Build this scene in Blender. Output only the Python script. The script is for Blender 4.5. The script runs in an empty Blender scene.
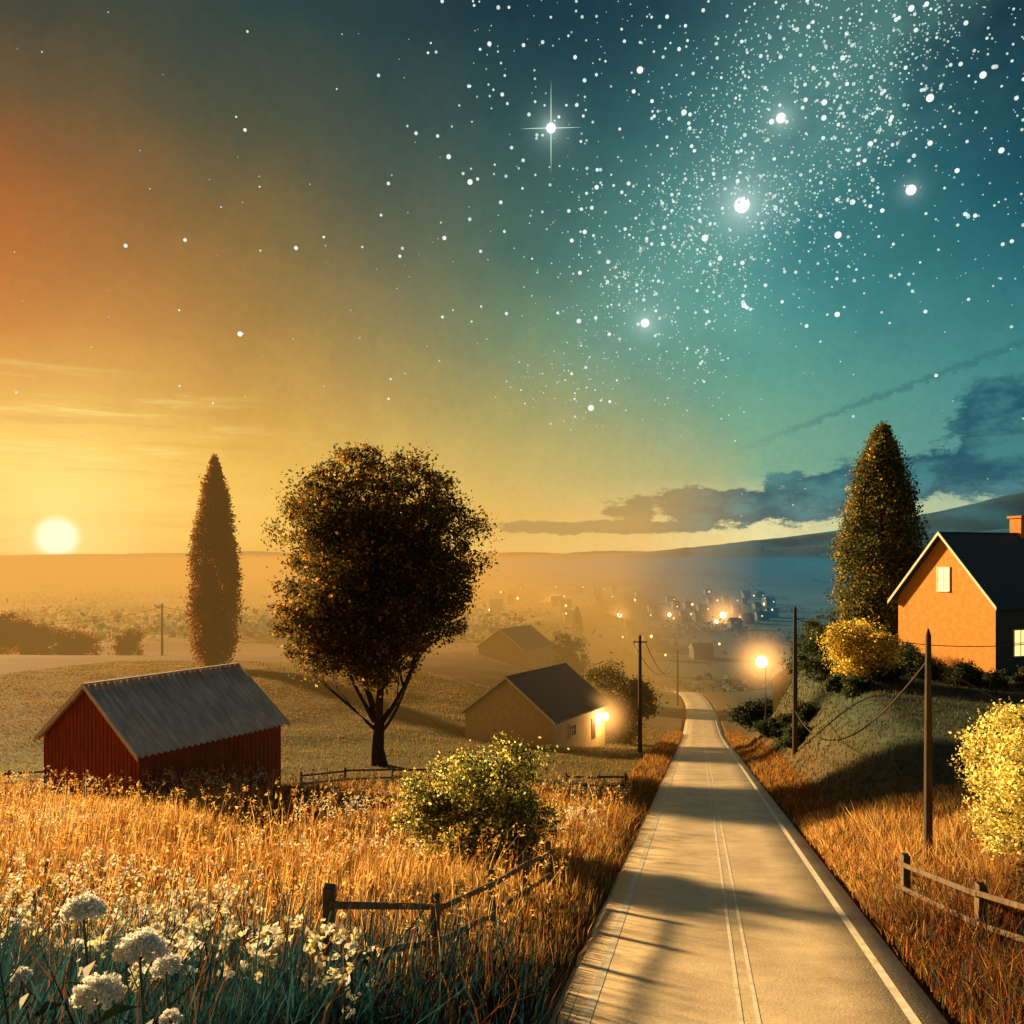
import bpy, math, random
import numpy as np
from mathutils import Vector
rng=np.random.default_rng(7); random.seed(7)
scene=bpy.context.scene
F=853.333
def lin(c):
    return tuple(((v/255)/12.92 if v/255<=0.04045 else ((v/255+0.055)/1.055)**2.4) for v in c)
def L4(c): return (*lin(c),1)
def sm(a,b,x):
    t=np.clip((x-a)/(b-a),0,1); return t*t*(3-2*t)
# ---------------------------------------------------------------- terrain
def prof(y,p):
    p=np.array(p,float); y=np.asarray(y,float); r=0
    for f in (-.12,-.06,0,.06,.12): r=r+np.interp(y*(1+f),p[:,0],p[:,1])
    return r/5
RP=[(-60,5.2),(0,-4.9),(132,-27.1),(190,-33.5),(250,-38),(320,-50),(600,-50),(1000,-49),(2000,-46),(9000,-46)]
LP=[(-60,5.2),(0,-4.9),(45,-12.4),(63,-15),(90,-15.6),(130,-16.2),(250,-25),(600,-38),(1500,-40),(9000,-40)]
GP=[(-60,5.2),(0,-4.9),(25,-8.9),(40,-9.4),(60,-8.9),(75,-8.7),(88,-9.6),(105,-13.5),(130,-20),(250,-34),(320,-47),(600,-50),(9000,-46)]
_lat=rng.random((256,256))
def vnoise(x,y):
    x=np.asarray(x,float);y=np.asarray(y,float)
    xi=np.floor(x).astype(int);yi=np.floor(y).astype(int);fx=x-xi;fy=y-yi
    fx=fx*fx*(3-2*fx);fy=fy*fy*(3-2*fy)
    a=_lat[xi%256,yi%256];b=_lat[(xi+1)%256,yi%256];c=_lat[xi%256,(yi+1)%256];d=_lat[(xi+1)%256,(yi+1)%256]
    return (a*(1-fx)+b*fx)*(1-fy)+(c*(1-fx)+d*fx)*fy
def xr(y):
    y=np.asarray(y,float)
    return 0.8+0.218*y-0.0006*np.maximum(y-170,0)**2*np.where(y<400,1,0)-np.where(y>=400,31.7,0)
def H(x,y):
    x=np.asarray(x,float);y=np.asarray(y,float)
    t=x-xr(y)
    R=prof(y,RP);Lf=prof(y,LP);G=prof(y,GP)
    wl=np.minimum(9+.6*np.maximum(y,0),60); wr=11.5+np.maximum(y-90,0)*.4
    z=np.where(t<0,R+(Lf-R)*sm(4.2,wl,-t),R+(G-R)*sm(3.8,wr,t))
    side=sm(3.2,5.2,np.abs(t))
    z=z+side*2.0*np.exp(-((x+4.5)**2+(y-4.5)**2)/50)
    z=z+side*(vnoise(x*.25,y*.25)-.5)*.35*sm(3,6,np.abs(t))
    z=z+sm(30,200,np.abs(t))*(vnoise(x*.02+9,y*.02)-.5)*4*sm(60,200,y)
    yy=np.maximum(y,1); u=np.clip(x/yy,-2,2)
    ridge=np.interp(u,[-2,-.6,-.3,-.05,.1,.2,.3,.4,.5,.6,1,2],[60,28,30,14,34,70,125,190,270,380,520,560])+46
    z=z+ridge*sm(2800,5000,y)+ (vnoise(x*.0016,y*.0016)-.5)*60*sm(2500,4500,y)
    r2=np.interp(u,[-2,-.6,-.2,.0,.15,.3,.45,.6,1,2],[20,14,10,12,38,74,108,135,150,150])
    z=z+r2*np.exp(-((y-2300)/600)**2)
    z=z-.2*(1-sm(3.3,3.7,np.abs(t)))*(y<400)
    return z
def hz(x,y): return float(H(x,y))
# ---------------------------------------------------------------- mesh utils
def link(o,parent=None):
    scene.collection.objects.link(o)
    if parent is not None: o.parent=parent
    return o
def npmesh(name,V,Fc,mat=None,col=None,smooth=False,parent=None,loc=None):
    V=np.asarray(V,np.float32);Fc=np.asarray(Fc,np.int32)
    me=bpy.data.meshes.new(name)
    n=len(V);m,k=Fc.shape
    me.vertices.add(n);me.vertices.foreach_set('co',V.ravel())
    me.loops.add(m*k);me.loops.foreach_set('vertex_index',Fc.ravel())
    me.polygons.add(m);me.polygons.foreach_set('loop_start',np.arange(m,dtype=np.int32)*k)
    me.polygons.foreach_set('loop_total',np.full(m,k,np.int32))
    if smooth: me.polygons.foreach_set('use_smooth',np.ones(m,bool))
    me.update(calc_edges=True)
    if col is not None:
        a=me.color_attributes.new('Col','FLOAT_COLOR','POINT')
        c=np.ones((n,4),np.float32);c[:,:3]=col;a.data.foreach_set('color',c.ravel())
    if mat: me.materials.append(mat)
    o=bpy.data.objects.new(name,me)
    if loc is not None:o.location=loc
    return link(o,parent)
def pymesh(name,V,Fc,mat=None,parent=None,smooth=False):
    me=bpy.data.meshes.new(name);me.from_pydata([tuple(v) for v in V],[],[tuple(f) for f in Fc]);me.update()
    if smooth:
        for p in me.polygons:p.use_smooth=True
    if mat:me.materials.append(mat)
    return link(bpy.data.objects.new(name,me),parent)
def empty(name,loc,rz=0):
    e=bpy.data.objects.new(name,None);e.empty_display_size=.3;e.location=loc;e.rotation_euler=(0,0,rz);return link(e)
BF=[(0,3,2,1),(4,5,6,7),(0,1,5,4),(1,2,6,5),(2,3,7,6),(3,0,4,7)]
def boxv(a,b):
    return [(a[0],a[1],a[2]),(b[0],a[1],a[2]),(b[0],b[1],a[2]),(a[0],b[1],a[2]),(a[0],a[1],b[2]),(b[0],a[1],b[2]),(b[0],b[1],b[2]),(a[0],b[1],b[2])]
def box(name,a,b,mat,parent):
    return pymesh(name,boxv(a,b),BF,mat,parent)
class MB:
    def __init__(s): s.v=[];s.f=[];s.n=0
    def add(s,V,Fc):
        s.v+= [tuple(map(float,v)) for v in V]; s.f+=[tuple(i+s.n for i in f) for f in Fc]; s.n=len(s.v)
    def tube(s,P,R,k=8,cap=True):
        P=[Vector(p) for p in P];V=[];Fc=[]
        for i,p in enumerate(P):
            d=(P[min(i+1,len(P)-1)]-P[max(i-1,0)]).normalized()
            a=d.orthogonal().normalized() if abs(d.z)<.9 else Vector((1,0,0))
            a=(a-d*a.dot(d)).normalized();b=d.cross(a)
            for j in range(k):
                t=2*math.pi*j/k;V.append(p+(a*math.cos(t)+b*math.sin(t))*R[i])
        for i in range(len(P)-1):
            for j in range(k):
                Fc.append((i*k+j,i*k+(j+1)%k,(i+1)*k+(j+1)%k,(i+1)*k+j))
        if cap: Fc.append(tuple(range(k))[::-1]);Fc.append(tuple(range((len(P)-1)*k,len(P)*k)))
        s.add(V,Fc)
    def box(s,a,b): s.add(boxv(a,b),BF)
    def beam(s,p,q,w,h):
        p=Vector(p);q=Vector(q);d=(q-p).normalized();sd=Vector((-d.y,d.x,0)).normalized()*w/2;up=Vector((0,0,h/2))
        V=[p-sd-up,p+sd-up,q+sd-up,q-sd-up,p-sd+up,p+sd+up,q+sd+up,q-sd+up];s.add(V,BF)
    def obj(s,name,mat,parent=None,smooth=False): return pymesh(name,s.v,s.f,mat,parent,smooth)
# ---------------------------------------------------------------- materials
def newmat(name):
    m=bpy.data.materials.new(name);m.use_nodes=True;nt=m.node_tree
    return m,nt,nt.nodes['Principled BSDF'],nt.nodes['Material Output']
def mat(name,c1,c2,scale=3,rough=.8,bump=.3,metal=0,stretch=(1,1,1),spec=.3,detail=5,coord='Object'):
    m,nt,p,o=newmat(name);N=nt.nodes
    tc=N.new('ShaderNodeTexCoord');mp=N.new('ShaderNodeMapping');mp.inputs['Scale'].default_value=stretch
    nz=N.new('ShaderNodeTexNoise');nz.inputs['Scale'].default_value=scale;nz.inputs['Detail'].default_value=detail;nz.inputs['Roughness'].default_value=.65
    r=N.new('ShaderNodeValToRGB');r.color_ramp.elements[0].position=.3;r.color_ramp.elements[1].position=.7
    r.color_ramp.elements[0].color=(*c1,1);r.color_ramp.elements[1].color=(*c2,1)
    b=N.new('ShaderNodeBump');b.inputs['Strength'].default_value=bump;b.inputs['Distance'].default_value=.05
    k=nt.links.new
    k(tc.outputs[coord],mp.inputs[0]);k(mp.outputs[0],nz.inputs['Vector']);k(nz.outputs['Fac'],r.inputs[0]);k(r.outputs[0],p.inputs['Base Color'])
    k(nz.outputs['Fac'],b.inputs['Height']);k(b.outputs[0],p.inputs['Normal'])
    p.inputs['Roughness'].default_value=rough;p.inputs['Metallic'].default_value=metal;p.inputs['Specular IOR Level'].default_value=spec
    return m
def leafmat(name,trans=.45,gain=1.0):
    m=bpy.data.materials.new(name);m.use_nodes=True;nt=m.node_tree;N=nt.nodes;N.clear();k=nt.links.new
    o=N.new('ShaderNodeOutputMaterial');p=N.new('ShaderNodeBsdfDiffuse')
    a=N.new('ShaderNodeAttribute');a.attribute_name='Col'
    t=N.new('ShaderNodeBsdfTranslucent');mx=N.new('ShaderNodeMixShader');mx.inputs[0].default_value=trans
    g=N.new('ShaderNodeVectorMath');g.operation='SCALE';g.inputs['Scale'].default_value=gain
    k(a.outputs['Color'],g.inputs[0]);k(a.outputs['Color'],p.inputs['Color']);k(g.outputs[0],t.inputs['Color'])
    k(p.outputs[0],mx.inputs[1]);k(t.outputs[0],mx.inputs[2]);k(mx.outputs[0],o.inputs['Surface'])
    return m
def emat(name,c,s,samp=True):
    m,nt,p,o=newmat(name);p.inputs['Base Color'].default_value=(*c,1);p.inputs['Emission Color'].default_value=(*c,1);p.inputs['Emission Strength'].default_value=s
    if not samp: m.cycles.emission_sampling='NONE'
    return m
def vcolmat(name,scale,rough,bump,amt=.5):
    m,nt,p,o=newmat(name);N=nt.nodes;k=nt.links.new
    a=N.new('ShaderNodeAttribute');a.attribute_name='Col'
    tc=N.new('ShaderNodeTexCoord')
    nz=N.new('ShaderNodeTexNoise');nz.inputs['Scale'].default_value=scale;nz.inputs['Detail'].default_value=6;nz.inputs['Roughness'].default_value=.7
    mr=N.new('ShaderNodeMapRange');mr.inputs[1].default_value=.3;mr.inputs[2].default_value=.7;mr.inputs[3].default_value=1-amt;mr.inputs[4].default_value=1+amt
    g=N.new('ShaderNodeVectorMath');g.operation='SCALE'
    k(tc.outputs['Object'],nz.inputs['Vector']);k(nz.outputs['Fac'],mr.inputs[0]);k(a.outputs['Color'],g.inputs[0]);k(mr.outputs[0],g.inputs['Scale'])
    k(g.outputs[0],p.inputs['Base Color'])
    b=N.new('ShaderNodeBump');b.inputs['Strength'].default_value=bump;b.inputs['Distance'].default_value=.1
    k(nz.outputs['Fac'],b.inputs['Height']);k(b.outputs[0],p.inputs['Normal']);p.inputs['Roughness'].default_value=rough;p.inputs['Specular IOR Level'].default_value=.15
    return m
M_ground=vcolmat('ground_soil',1.3,.95,.5,.4)
M_leaf=leafmat('foliage',.5,1.9);M_grass=leafmat('grass_blades',.5,1.25)
M_bark=mat('bark',(.035,.02,.012),(.09,.05,.03),6,.9,.6,stretch=(1,1,.25))
M_wood=mat('weathered_wood',(.07,.05,.035),(.2,.14,.09),9,.85,.5,stretch=(1,1,.3))
M_pole=mat('pole_wood',(.03,.025,.02),(.09,.065,.045),8,.85,.4,stretch=(1,1,.15))
M_wire=mat('wire',(.02,.02,.02),(.04,.035,.03),5,.6,0)
M_barn=mat('barn_red_boards',(.19,.035,.014),(.42,.10,.03),7,.85,.4,stretch=(1,1,.12))
M_tin=mat('corrugated_tin',(.42,.32,.27),(.80,.70,.62),1.4,.6,.2,metal=.1,stretch=(.5,2.5,.5))
M_trim=mat('pale_trim',(.55,.5,.42),(.8,.76,.66),6,.6,.1)
M_stucco=mat('orange_stucco',(.48,.20,.045),(.68,.32,.08),2.2,.9,.25)
M_slate=mat('slate_roof',(.02,.04,.065),(.05,.085,.13),5,.75,.4,stretch=(1,4,4))
M_plaster=mat('beige_plaster',(.30,.22,.11),(.44,.33,.17),2,.9,.2)
M_dim=mat('village_plaster',(.05,.06,.06),(.10,.10,.09),2,.9,.2)
M_brick=mat('chimney_brick',(.4,.15,.05),(.6,.26,.09),8,.9,.4)
M_lit=emat('lit_window',(1,.72,.28),1.4)
M_pane=emat('pale_pane',(1,.76,.32),1.15)
M_bulb=emat('lamp_bulb',(1,.62,.22),30,False)
M_metal=mat('dark_metal',(.02,.02,.02),(.05,.045,.04),6,.5,.1,metal=.5)
M_petal=leafmat('petals',.4)
# ---------------------------------------------------------------- ground
v=np.linspace(-1,1,561);s=9000*np.sinh(10*v)/math.sinh(10)
ys=[-18.0]
while ys[-1]<60: ys.append(ys[-1]+.7)
while ys[-1]<8500: ys.append(ys[-1]*1.028)
ys=np.array(ys);S,Y=np.meshgrid(s,ys);X=xr(Y)+S;Z=H(X,Y)
nx=len(s);ny=len(ys)
I=np.arange(nx*ny).reshape(ny,nx)
Fq=np.stack([I[:-1,:-1],I[:-1,1:],I[1:,1:],I[1:,:-1]],-1).reshape(-1,4)
def mixc(a,b,w): return a+(np.asarray(b)-a)*w[...,None]
U=X/np.maximum(Y,1);T=S
C=np.zeros(X.shape+(3,))+np.array((.13,.085,.03))
n1=vnoise(X*.15,Y*.15);n2=vnoise(X*.03+5,Y*.03+5)
C=mixc(C,(.12,.115,.04),sm(.35,.8,n2)*sm(30,60,Y))
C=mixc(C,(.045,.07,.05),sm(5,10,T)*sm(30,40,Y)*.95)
C=mixc(C,(.20,.085,.022),sm(-20,-50,T)*sm(60,110,Y)*.85*(.6+.4*n1))
C=mixc(C,(.16,.07,.03),(T<0)*sm(5,3.4,np.abs(T))*.6)
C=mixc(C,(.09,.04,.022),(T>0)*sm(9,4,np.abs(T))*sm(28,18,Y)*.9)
C=mixc(C,(.04,.10,.12),sm(.0,.2,U)*sm(250,700,Y))  # distance haze put into the far ground colour: teal right, gold left
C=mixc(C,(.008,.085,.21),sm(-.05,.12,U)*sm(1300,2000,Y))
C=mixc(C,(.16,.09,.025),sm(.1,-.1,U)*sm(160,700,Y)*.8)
fld=vnoise(X*.006+3,Y*.003+1)
C=C*(.7+.6*sm(.3,.7,fld)*sm(300,900,Y)+.3*(1-sm(300,900,Y)))[...,None]
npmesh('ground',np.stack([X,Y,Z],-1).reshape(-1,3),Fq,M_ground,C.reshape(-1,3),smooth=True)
# ---------------------------------------------------------------- road
def strip(name,t0,t1,y0,y1,dz,mat,step=1.0,skirt=False,nt=2,parent=None):
    yy=np.arange(y0,y1+.01,step);ts=np.linspace(t0,t1,nt)
    if skirt: ts=np.concatenate([[t0-.35],ts,[t1+.35]])
    XX=xr(yy)[:,None]+ts[None,:];YY=np.repeat(yy[:,None],len(ts),1)
    ZZ=np.repeat((prof(yy,RP)+dz)[:,None],len(ts),1)
    if skirt: ZZ[:,0]-=.35;ZZ[:,-1]-=.35
    I=np.arange(ZZ.size).reshape(ZZ.shape)
    Fq=np.stack([I[:-1,:-1],I[:-1,1:],I[1:,1:],I[1:,:-1]],-1).reshape(-1,4)
    return npmesh(name,np.stack([XX,YY,ZZ],-1).reshape(-1,3),Fq,mat,parent=parent,smooth=True)
def roadmat():
    m,nt,p,o=newmat('worn_pale_asphalt');N=nt.nodes;k=nt.links.new
    tc=N.new('ShaderNodeTexCoord')
    a=N.new('ShaderNodeTexNoise');a.inputs['Scale'].default_value=.45;a.inputs['Detail'].default_value=8;a.inputs['Roughness'].default_value=.7
    b=N.new('ShaderNodeTexNoise');b.inputs['Scale'].default_value=24;b.inputs['Detail'].default_value=3
    r=N.new('ShaderNodeValToRGB');r.color_ramp.elements[0].position=.32;r.color_ramp.elements[0].color=(.40,.32,.21,1);r.color_ramp.elements[1].position=.68;r.color_ramp.elements[1].color=(.76,.63,.42,1)
    fr=N.new('ShaderNodeMapRange');fr.inputs[1].default_value=.3;fr.inputs[2].default_value=.7;fr.inputs[3].default_value=.80;fr.inputs[4].default_value=1.14
    sc=N.new('ShaderNodeVectorMath');sc.operation='SCALE'
    for n in (a,b): k(tc.outputs['Object'],n.inputs['Vector'])
    k(a.outputs['Fac'],r.inputs[0]);k(b.outputs['Fac'],fr.inputs[0])
    k(r.outputs[0],sc.inputs[0]);k(fr.outputs[0],sc.inputs['Scale']);k(sc.outputs[0],p.inputs['Base Color'])
    bp=N.new('ShaderNodeBump');bp.inputs['Strength'].default_value=.35;bp.inputs['Distance'].default_value=.02;k(b.outputs['Fac'],bp.inputs['Height']);k(bp.outputs[0],p.inputs['Normal'])
    p.inputs['Roughness'].default_value=.55;p.inputs['Specular IOR Level'].default_value=.4
    return m
road=strip('road',-3.0,3.0,-15,330,.0,roadmat(),1.0,True,5)
MP=mat('road_paint',(.55,.48,.34),(.90,.87,.77),4,.6,.1,detail=8)
for i,(a,b) in enumerate([(-2.62,-2.46),(2.46,2.62),(-.17,-.10),(.10,.17)]):
    strip('line_%d'%i,a,b,-15,300,.006,MP,1.0,parent=road)
# ---------------------------------------------------------------- grass
def blades(n,x,y,h,w,col,lean=.35,wind=(0.12,0)):
    z=H(x,y);a=rng.random(n)*2*math.pi;dx=np.cos(a)*w/2;dy=np.sin(a)*w/2
    la=rng.random(n)*2*math.pi;ll=lean*h*rng.random(n)
    bx=np.cos(la)*ll+wind[0]*h;by=np.sin(la)*ll+wind[1]*h
    b0=np.stack([x-dx,y-dy,z-.05],-1);b1=np.stack([x+dx,y+dy,z-.05],-1)
    m0=np.stack([x-dx*.8+bx*.35,y-dy*.8+by*.35,z+h*.55],-1);m1=np.stack([x+dx*.8+bx*.35,y+dy*.8+by*.35,z+h*.55],-1)
    tp=np.stack([x+bx,y+by,z+h],-1)
    V=np.stack([b0,b1,m0,m1,tp],1).reshape(-1,3)
    i=np.arange(n)[:,None]*5
    Fc=np.stack([np.concatenate([i,i+1,i+3],1),np.concatenate([i,i+3,i+2],1),np.concatenate([i+2,i+3,i+4],1)],1).reshape(-1,3)
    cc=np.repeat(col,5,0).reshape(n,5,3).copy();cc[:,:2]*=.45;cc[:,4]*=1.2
    return V,Fc,cc.reshape(-1,3),tp
def merge(parts):
    V=[];Fc=[];C=[];n=0
    for p in parts:
        V.append(p[0]);Fc.append(p[1]+n);C.append(p[2]);n+=len(p[0])
    return np.concatenate(V),np.concatenate(Fc),np.concatenate(C)
gold=np.array((.50,.27,.07));straw=np.array((.68,.48,.19));rust=np.array((.28,.10,.032));olive=np.array((.12,.12,.045));teal=np.array((.012,.055,.075));dteal=np.array((.008,.03,.045));sage=np.array((.05,.10,.10))
def pick(n,cols,ws):
    ws=np.array(ws,float)/sum(ws);i=rng.choice(len(cols),n,p=ws);c=np.array(cols)[i];return c*(.7+.6*rng.random((n,1)))
parts=[]
n=130000
y=8+40*rng.random(n)**.85;x=-(.68*y+3)+(.68*y+3+xr(y)-3.4)*rng.random(n)
keep=vnoise(x*.5,y*.5)+rng.random(n)*.6>.45
x=x[keep];y=y[keep]
lx=(x+17.9)*.866-(y-41)*.5;ly=(x+17.9)*.5+(y-41)*.866
k2=~((lx>-8)&(lx<.3)&(ly>-.3)&(ly<9.6));x=x[k2];y=y[k2];n=len(x)
t=x-xr(y)
h=(.35+.75*rng.random(n)**1.3)*(.5+.9*vnoise(x*.22+3,y*.22))*np.interp(-t,[3.4,5,8],[.45,.65,1])*np.interp(y,[8,14,35,48],[1,1,.85,.55])
pa=sm(.4,.65,vnoise(x*.18+40,y*.12))[:,None]
c=pick(n,[gold,straw,rust,olive],[4,4,1.5,1])*pa+pick(n,[gold,straw,rust,olive],[3,1,5,3])*(1-pa)
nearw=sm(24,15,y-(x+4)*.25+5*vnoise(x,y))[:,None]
c=c*(1-nearw)+pick(n,[teal,dteal,olive*.5,rust*.6,gold*.8],[5,5,1.5,1.6,.4])*nearw  # near blades go dark teal: foreground shadow put into their colour
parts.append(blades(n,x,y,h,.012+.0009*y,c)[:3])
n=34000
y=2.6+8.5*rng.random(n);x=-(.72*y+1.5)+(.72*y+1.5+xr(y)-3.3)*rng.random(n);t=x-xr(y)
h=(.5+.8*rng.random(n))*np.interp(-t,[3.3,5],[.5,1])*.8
parts.append(blades(n,x,y,h,.013,pick(n,[teal,dteal,sage,rust*.6],[5,6,.5,.8]),.6)[:3])  # closest grass, shade again carried by the dark teal colours
n=1300
y=4.5+11*rng.random(n);x=-(.66*y+.5)+(.6*y+1.8)*rng.random(n);h=.9+.95*rng.random(n)
parts.append(blades(n,x,y,h,.03,pick(n,[teal,dteal,rust*.4,sage*.6],[4,5,1.5,1]),.75)[:3])  # tall near blades, also darkened by colour for the shaded foreground
n=2600
y=13+30*rng.random(n);x=-(.66*y+2)+(.66*y+2+xr(y)-4)*rng.random(n)
h=.9+.8*rng.random(n)
V,Fc,cc,tp=blades(n,x,y,h,.012+.0006*y,pick(n,[straw,gold,rust],[3,3,2]),.45);parts.append((V,Fc,cc))
k=9;hx=np.repeat(tp,k,0)+rng.normal(0,1,(n*k,3))*np.array((.03,.03,.09));hs=.012+.02*rng.random(n*k)+.0006*np.repeat(y,k)
d1=rng.normal(0,1,(n*k,3))*hs[:,None];d2=rng.normal(0,1,(n*k,3))*hs[:,None]
V2=np.stack([hx,hx+d1,hx+d2],1).reshape(-1,3);parts.append((V2,np.arange(len(V2)).reshape(-1,3),np.repeat(pick(n*k,[straw,gold],[1,1]),3,0)))
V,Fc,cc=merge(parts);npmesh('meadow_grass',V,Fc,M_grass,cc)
parts=[]
n=46000
y=9+27*rng.random(n);t=3.3+9*rng.random(n)**1.5;x=xr(y)+t
h=(.35+.9*rng.random(n))*(.35+1.1*vnoise(x*.4,y*.4+7))*np.interp(t,[3.3,5,9,12.5],[.5,1,.8,.35])*np.interp(y,[28,36],[1,.5])
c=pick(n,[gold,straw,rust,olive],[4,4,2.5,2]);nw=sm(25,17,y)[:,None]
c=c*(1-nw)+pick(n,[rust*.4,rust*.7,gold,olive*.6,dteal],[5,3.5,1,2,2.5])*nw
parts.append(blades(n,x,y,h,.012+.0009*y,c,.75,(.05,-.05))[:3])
n=50000
y=24+66*rng.random(n);x=xr(y)+3.6+45*rng.random(n);h=.10+.16*rng.random(n)
parts.append(blades(n,x,y,h,.02+.0007*y,pick(n,[olive*.7,sage*.7,gold*.5],[5,5,1]),.4)[:3])
n=110000
y=44+100*rng.random(n);x=xr(y)-3.6-95*rng.random(n);h=.06+.16*rng.random(n)
parts.append(blades(n,x,y,h,.014+.0007*y,pick(n,[gold*.55,olive*1.1,straw*.4],[4,5,1.2]),.4)[:3])
n=30000
y=6+124*rng.random(n);sd=rng.random(n)<.5;t=3.15+2.2*rng.random(n);x=xr(y)+np.where(sd,t,-t);h=.15+.55*rng.random(n)*np.where(sd,.7,1)
parts.append(blades(n,x,y,h,.012+.0009*y,pick(n,[gold*.8,olive,rust],[4,3,3]),.7)[:3])
V,Fc,cc=merge(parts);npmesh('roadside_grass',V,Fc,M_grass,cc)
# ---------------------------------------------------------------- foliage
def leafquads(P,size,col):
    n=len(P);a=rng.normal(0,1,(n,3));a/=np.linalg.norm(a,axis=1)[:,None];b=rng.normal(0,1,(n,3));b-=a*(a*b).sum(1)[:,None];b/=np.linalg.norm(b,axis=1)[:,None]
    sz=size*(.55+.9*rng.random(n))[:,None];a=a*sz*.5;b=b*sz*.32
    V=np.stack([P-a,P+b-a*.1,P+a,P-b-a*.1],1).reshape(-1,3)
    return V,np.arange(n*4).reshape(-1,4),np.repeat(col,4,0)
def clumps_in(center,rad,nl,lr,nc,cr,nleaf,inner=.2):
    c=np.array(center,float);R=np.array(rad,float)
    d=rng.normal(0,1,(nl,3));d/=np.linalg.norm(d,axis=1)[:,None];d[:,2]=d[:,2]*.9+.05
    lc=c+d*R*(inner+(.72-inner)*rng.random((nl,1))**.5)
    li=rng.integers(0,nl,nc);e=rng.normal(0,1,(nc,3));e/=np.linalg.norm(e,axis=1)[:,None]
    cc=lc[li]+e*lr*R.mean()*(.5+.6*rng.random((nc,1))**.5)
    q=((cc-c)/R);m=np.linalg.norm(q,axis=1);f=np.where(m>1.03,1.03/m,1)[:,None];cc=c+q*f*R
    ci=rng.integers(0,nc,nleaf)
    P=cc[ci]+rng.normal(0,1,(nleaf,3))*cr*(.5+.8*rng.random((nc,1))[ci])*np.array((1,1,.75))
    tone=(.65+.7*rng.random((nc,1)))[ci]
    return P,tone
def bush(name,x,y,rad,nleaf,leaf,cols,ws,zoff=.55,nl=10,lr=.42,nc=90,cr=.13,stems=True,z=None):
    z0=hz(x,y) if z is None else z
    e=empty(name,(x,y,z0))
    P,tone=clumps_in((0,0,rad[2]*zoff),rad,nl,lr,nc,cr*np.mean(rad),nleaf)
    P=P[P[:,2]>-.2];tone=tone[:len(P)]
    V,Fc,cc=leafquads(P,leaf,pick(len(P),cols,ws)*tone);npmesh('foliage',V,Fc,M_leaf,np.minimum(cc,.85),parent=e)
    if stems:
        mb=MB()
        for i in range(7):
            a=random.random()*6.28;r=random.random()*.6
            mb.tube([(0.1*math.cos(a),.1*math.sin(a),-.3),(rad[0]*r*.5*math.cos(a),rad[1]*r*.5*math.sin(a),rad[2]*.5),(rad[0]*r*math.cos(a),rad[1]*r*math.sin(a),rad[2]*1.1)],[.05*rad[0]/2,.03*rad[0]/2,.01],5)
        mb.obj('stems',M_bark,e)
    return e
def branch(mb,p,d,l,r,depth,tips,spread=.6,up=.15):
    p=Vector(p);d=Vector(d).normalized();pts=[p];rad=[r];q=p.copy();dd=d.copy()
    for i in range(4):
        dd=(dd+Vector((random.gauss(0,.1),random.gauss(0,.1),random.gauss(0,.06)+up*.3))).normalized();q=q+dd*l/4;pts.append(q.copy());rad.append(r*(1-.13*(i+1)))
    mb.tube(pts,rad,7 if depth>1 else 5)
    if depth==0: tips.append(q);return
    for j in range(random.choice((2,3,3))):
        a=random.random()*6.28;o=Vector((math.cos(a),math.sin(a),random.random()*.4))*spread
        k=random.randint(2,4);branch(mb,pts[k],(dd+o),l*(.65+.2*random.random()),rad[k]*.62,depth-1,tips,spread,up)
def big_tree():
    x,y=-9.9,63;z=hz(x,y);e=empty('broadleaf_tree',(x,y,z));tips=[];mb=MB()
    mb.tube([(0,0,-.6),(.05,0,.2),(-.05,0,1.2),(.0,.1,2.4),(.05,.1,3.4)],[1.0,.66,.5,.45,.42],12)
    for d,l,r in [((-.28,.1,1),7,.3),((.14,-.1,1),8,.33),((.55,.1,1),7,.23),((-.5,-.1,1),6,.2),((.05,.4,1),6,.22)]:
        branch(mb,(0,0.08,2.7),d,l,r,3,tips,.6)
    branch(mb,(.1,0,2.2),(.9,-.2,1),5,.14,2,tips,.5);branch(mb,(-.1,0,2.5),(-.8,-.3,1),4.5,.14,2,tips,.5)
    mb.obj('trunk_and_limbs',M_bark,e,True)
    cols=[(.13,.075,.02),(.07,.055,.02),(.40,.21,.035),(.04,.05,.028)];ws=[4,4,1.9,4]
    P1,t1=clumps_in((.2,0,16.2),(8.4,7.6,9.3),46,.30,820,.56,100000)
    P2,t2=clumps_in((.1,0,11.2),(9.5,8.0,5.8),32,.30,660,.56,76000)
    P=np.concatenate([P1,P2]);t=np.concatenate([t1,t2])
    V,Fc,cc=leafquads(P,.25,pick(len(P),cols,ws)*t);npmesh('leaves',V,Fc,M_leaf,cc,parent=e)
big_tree()
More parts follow.
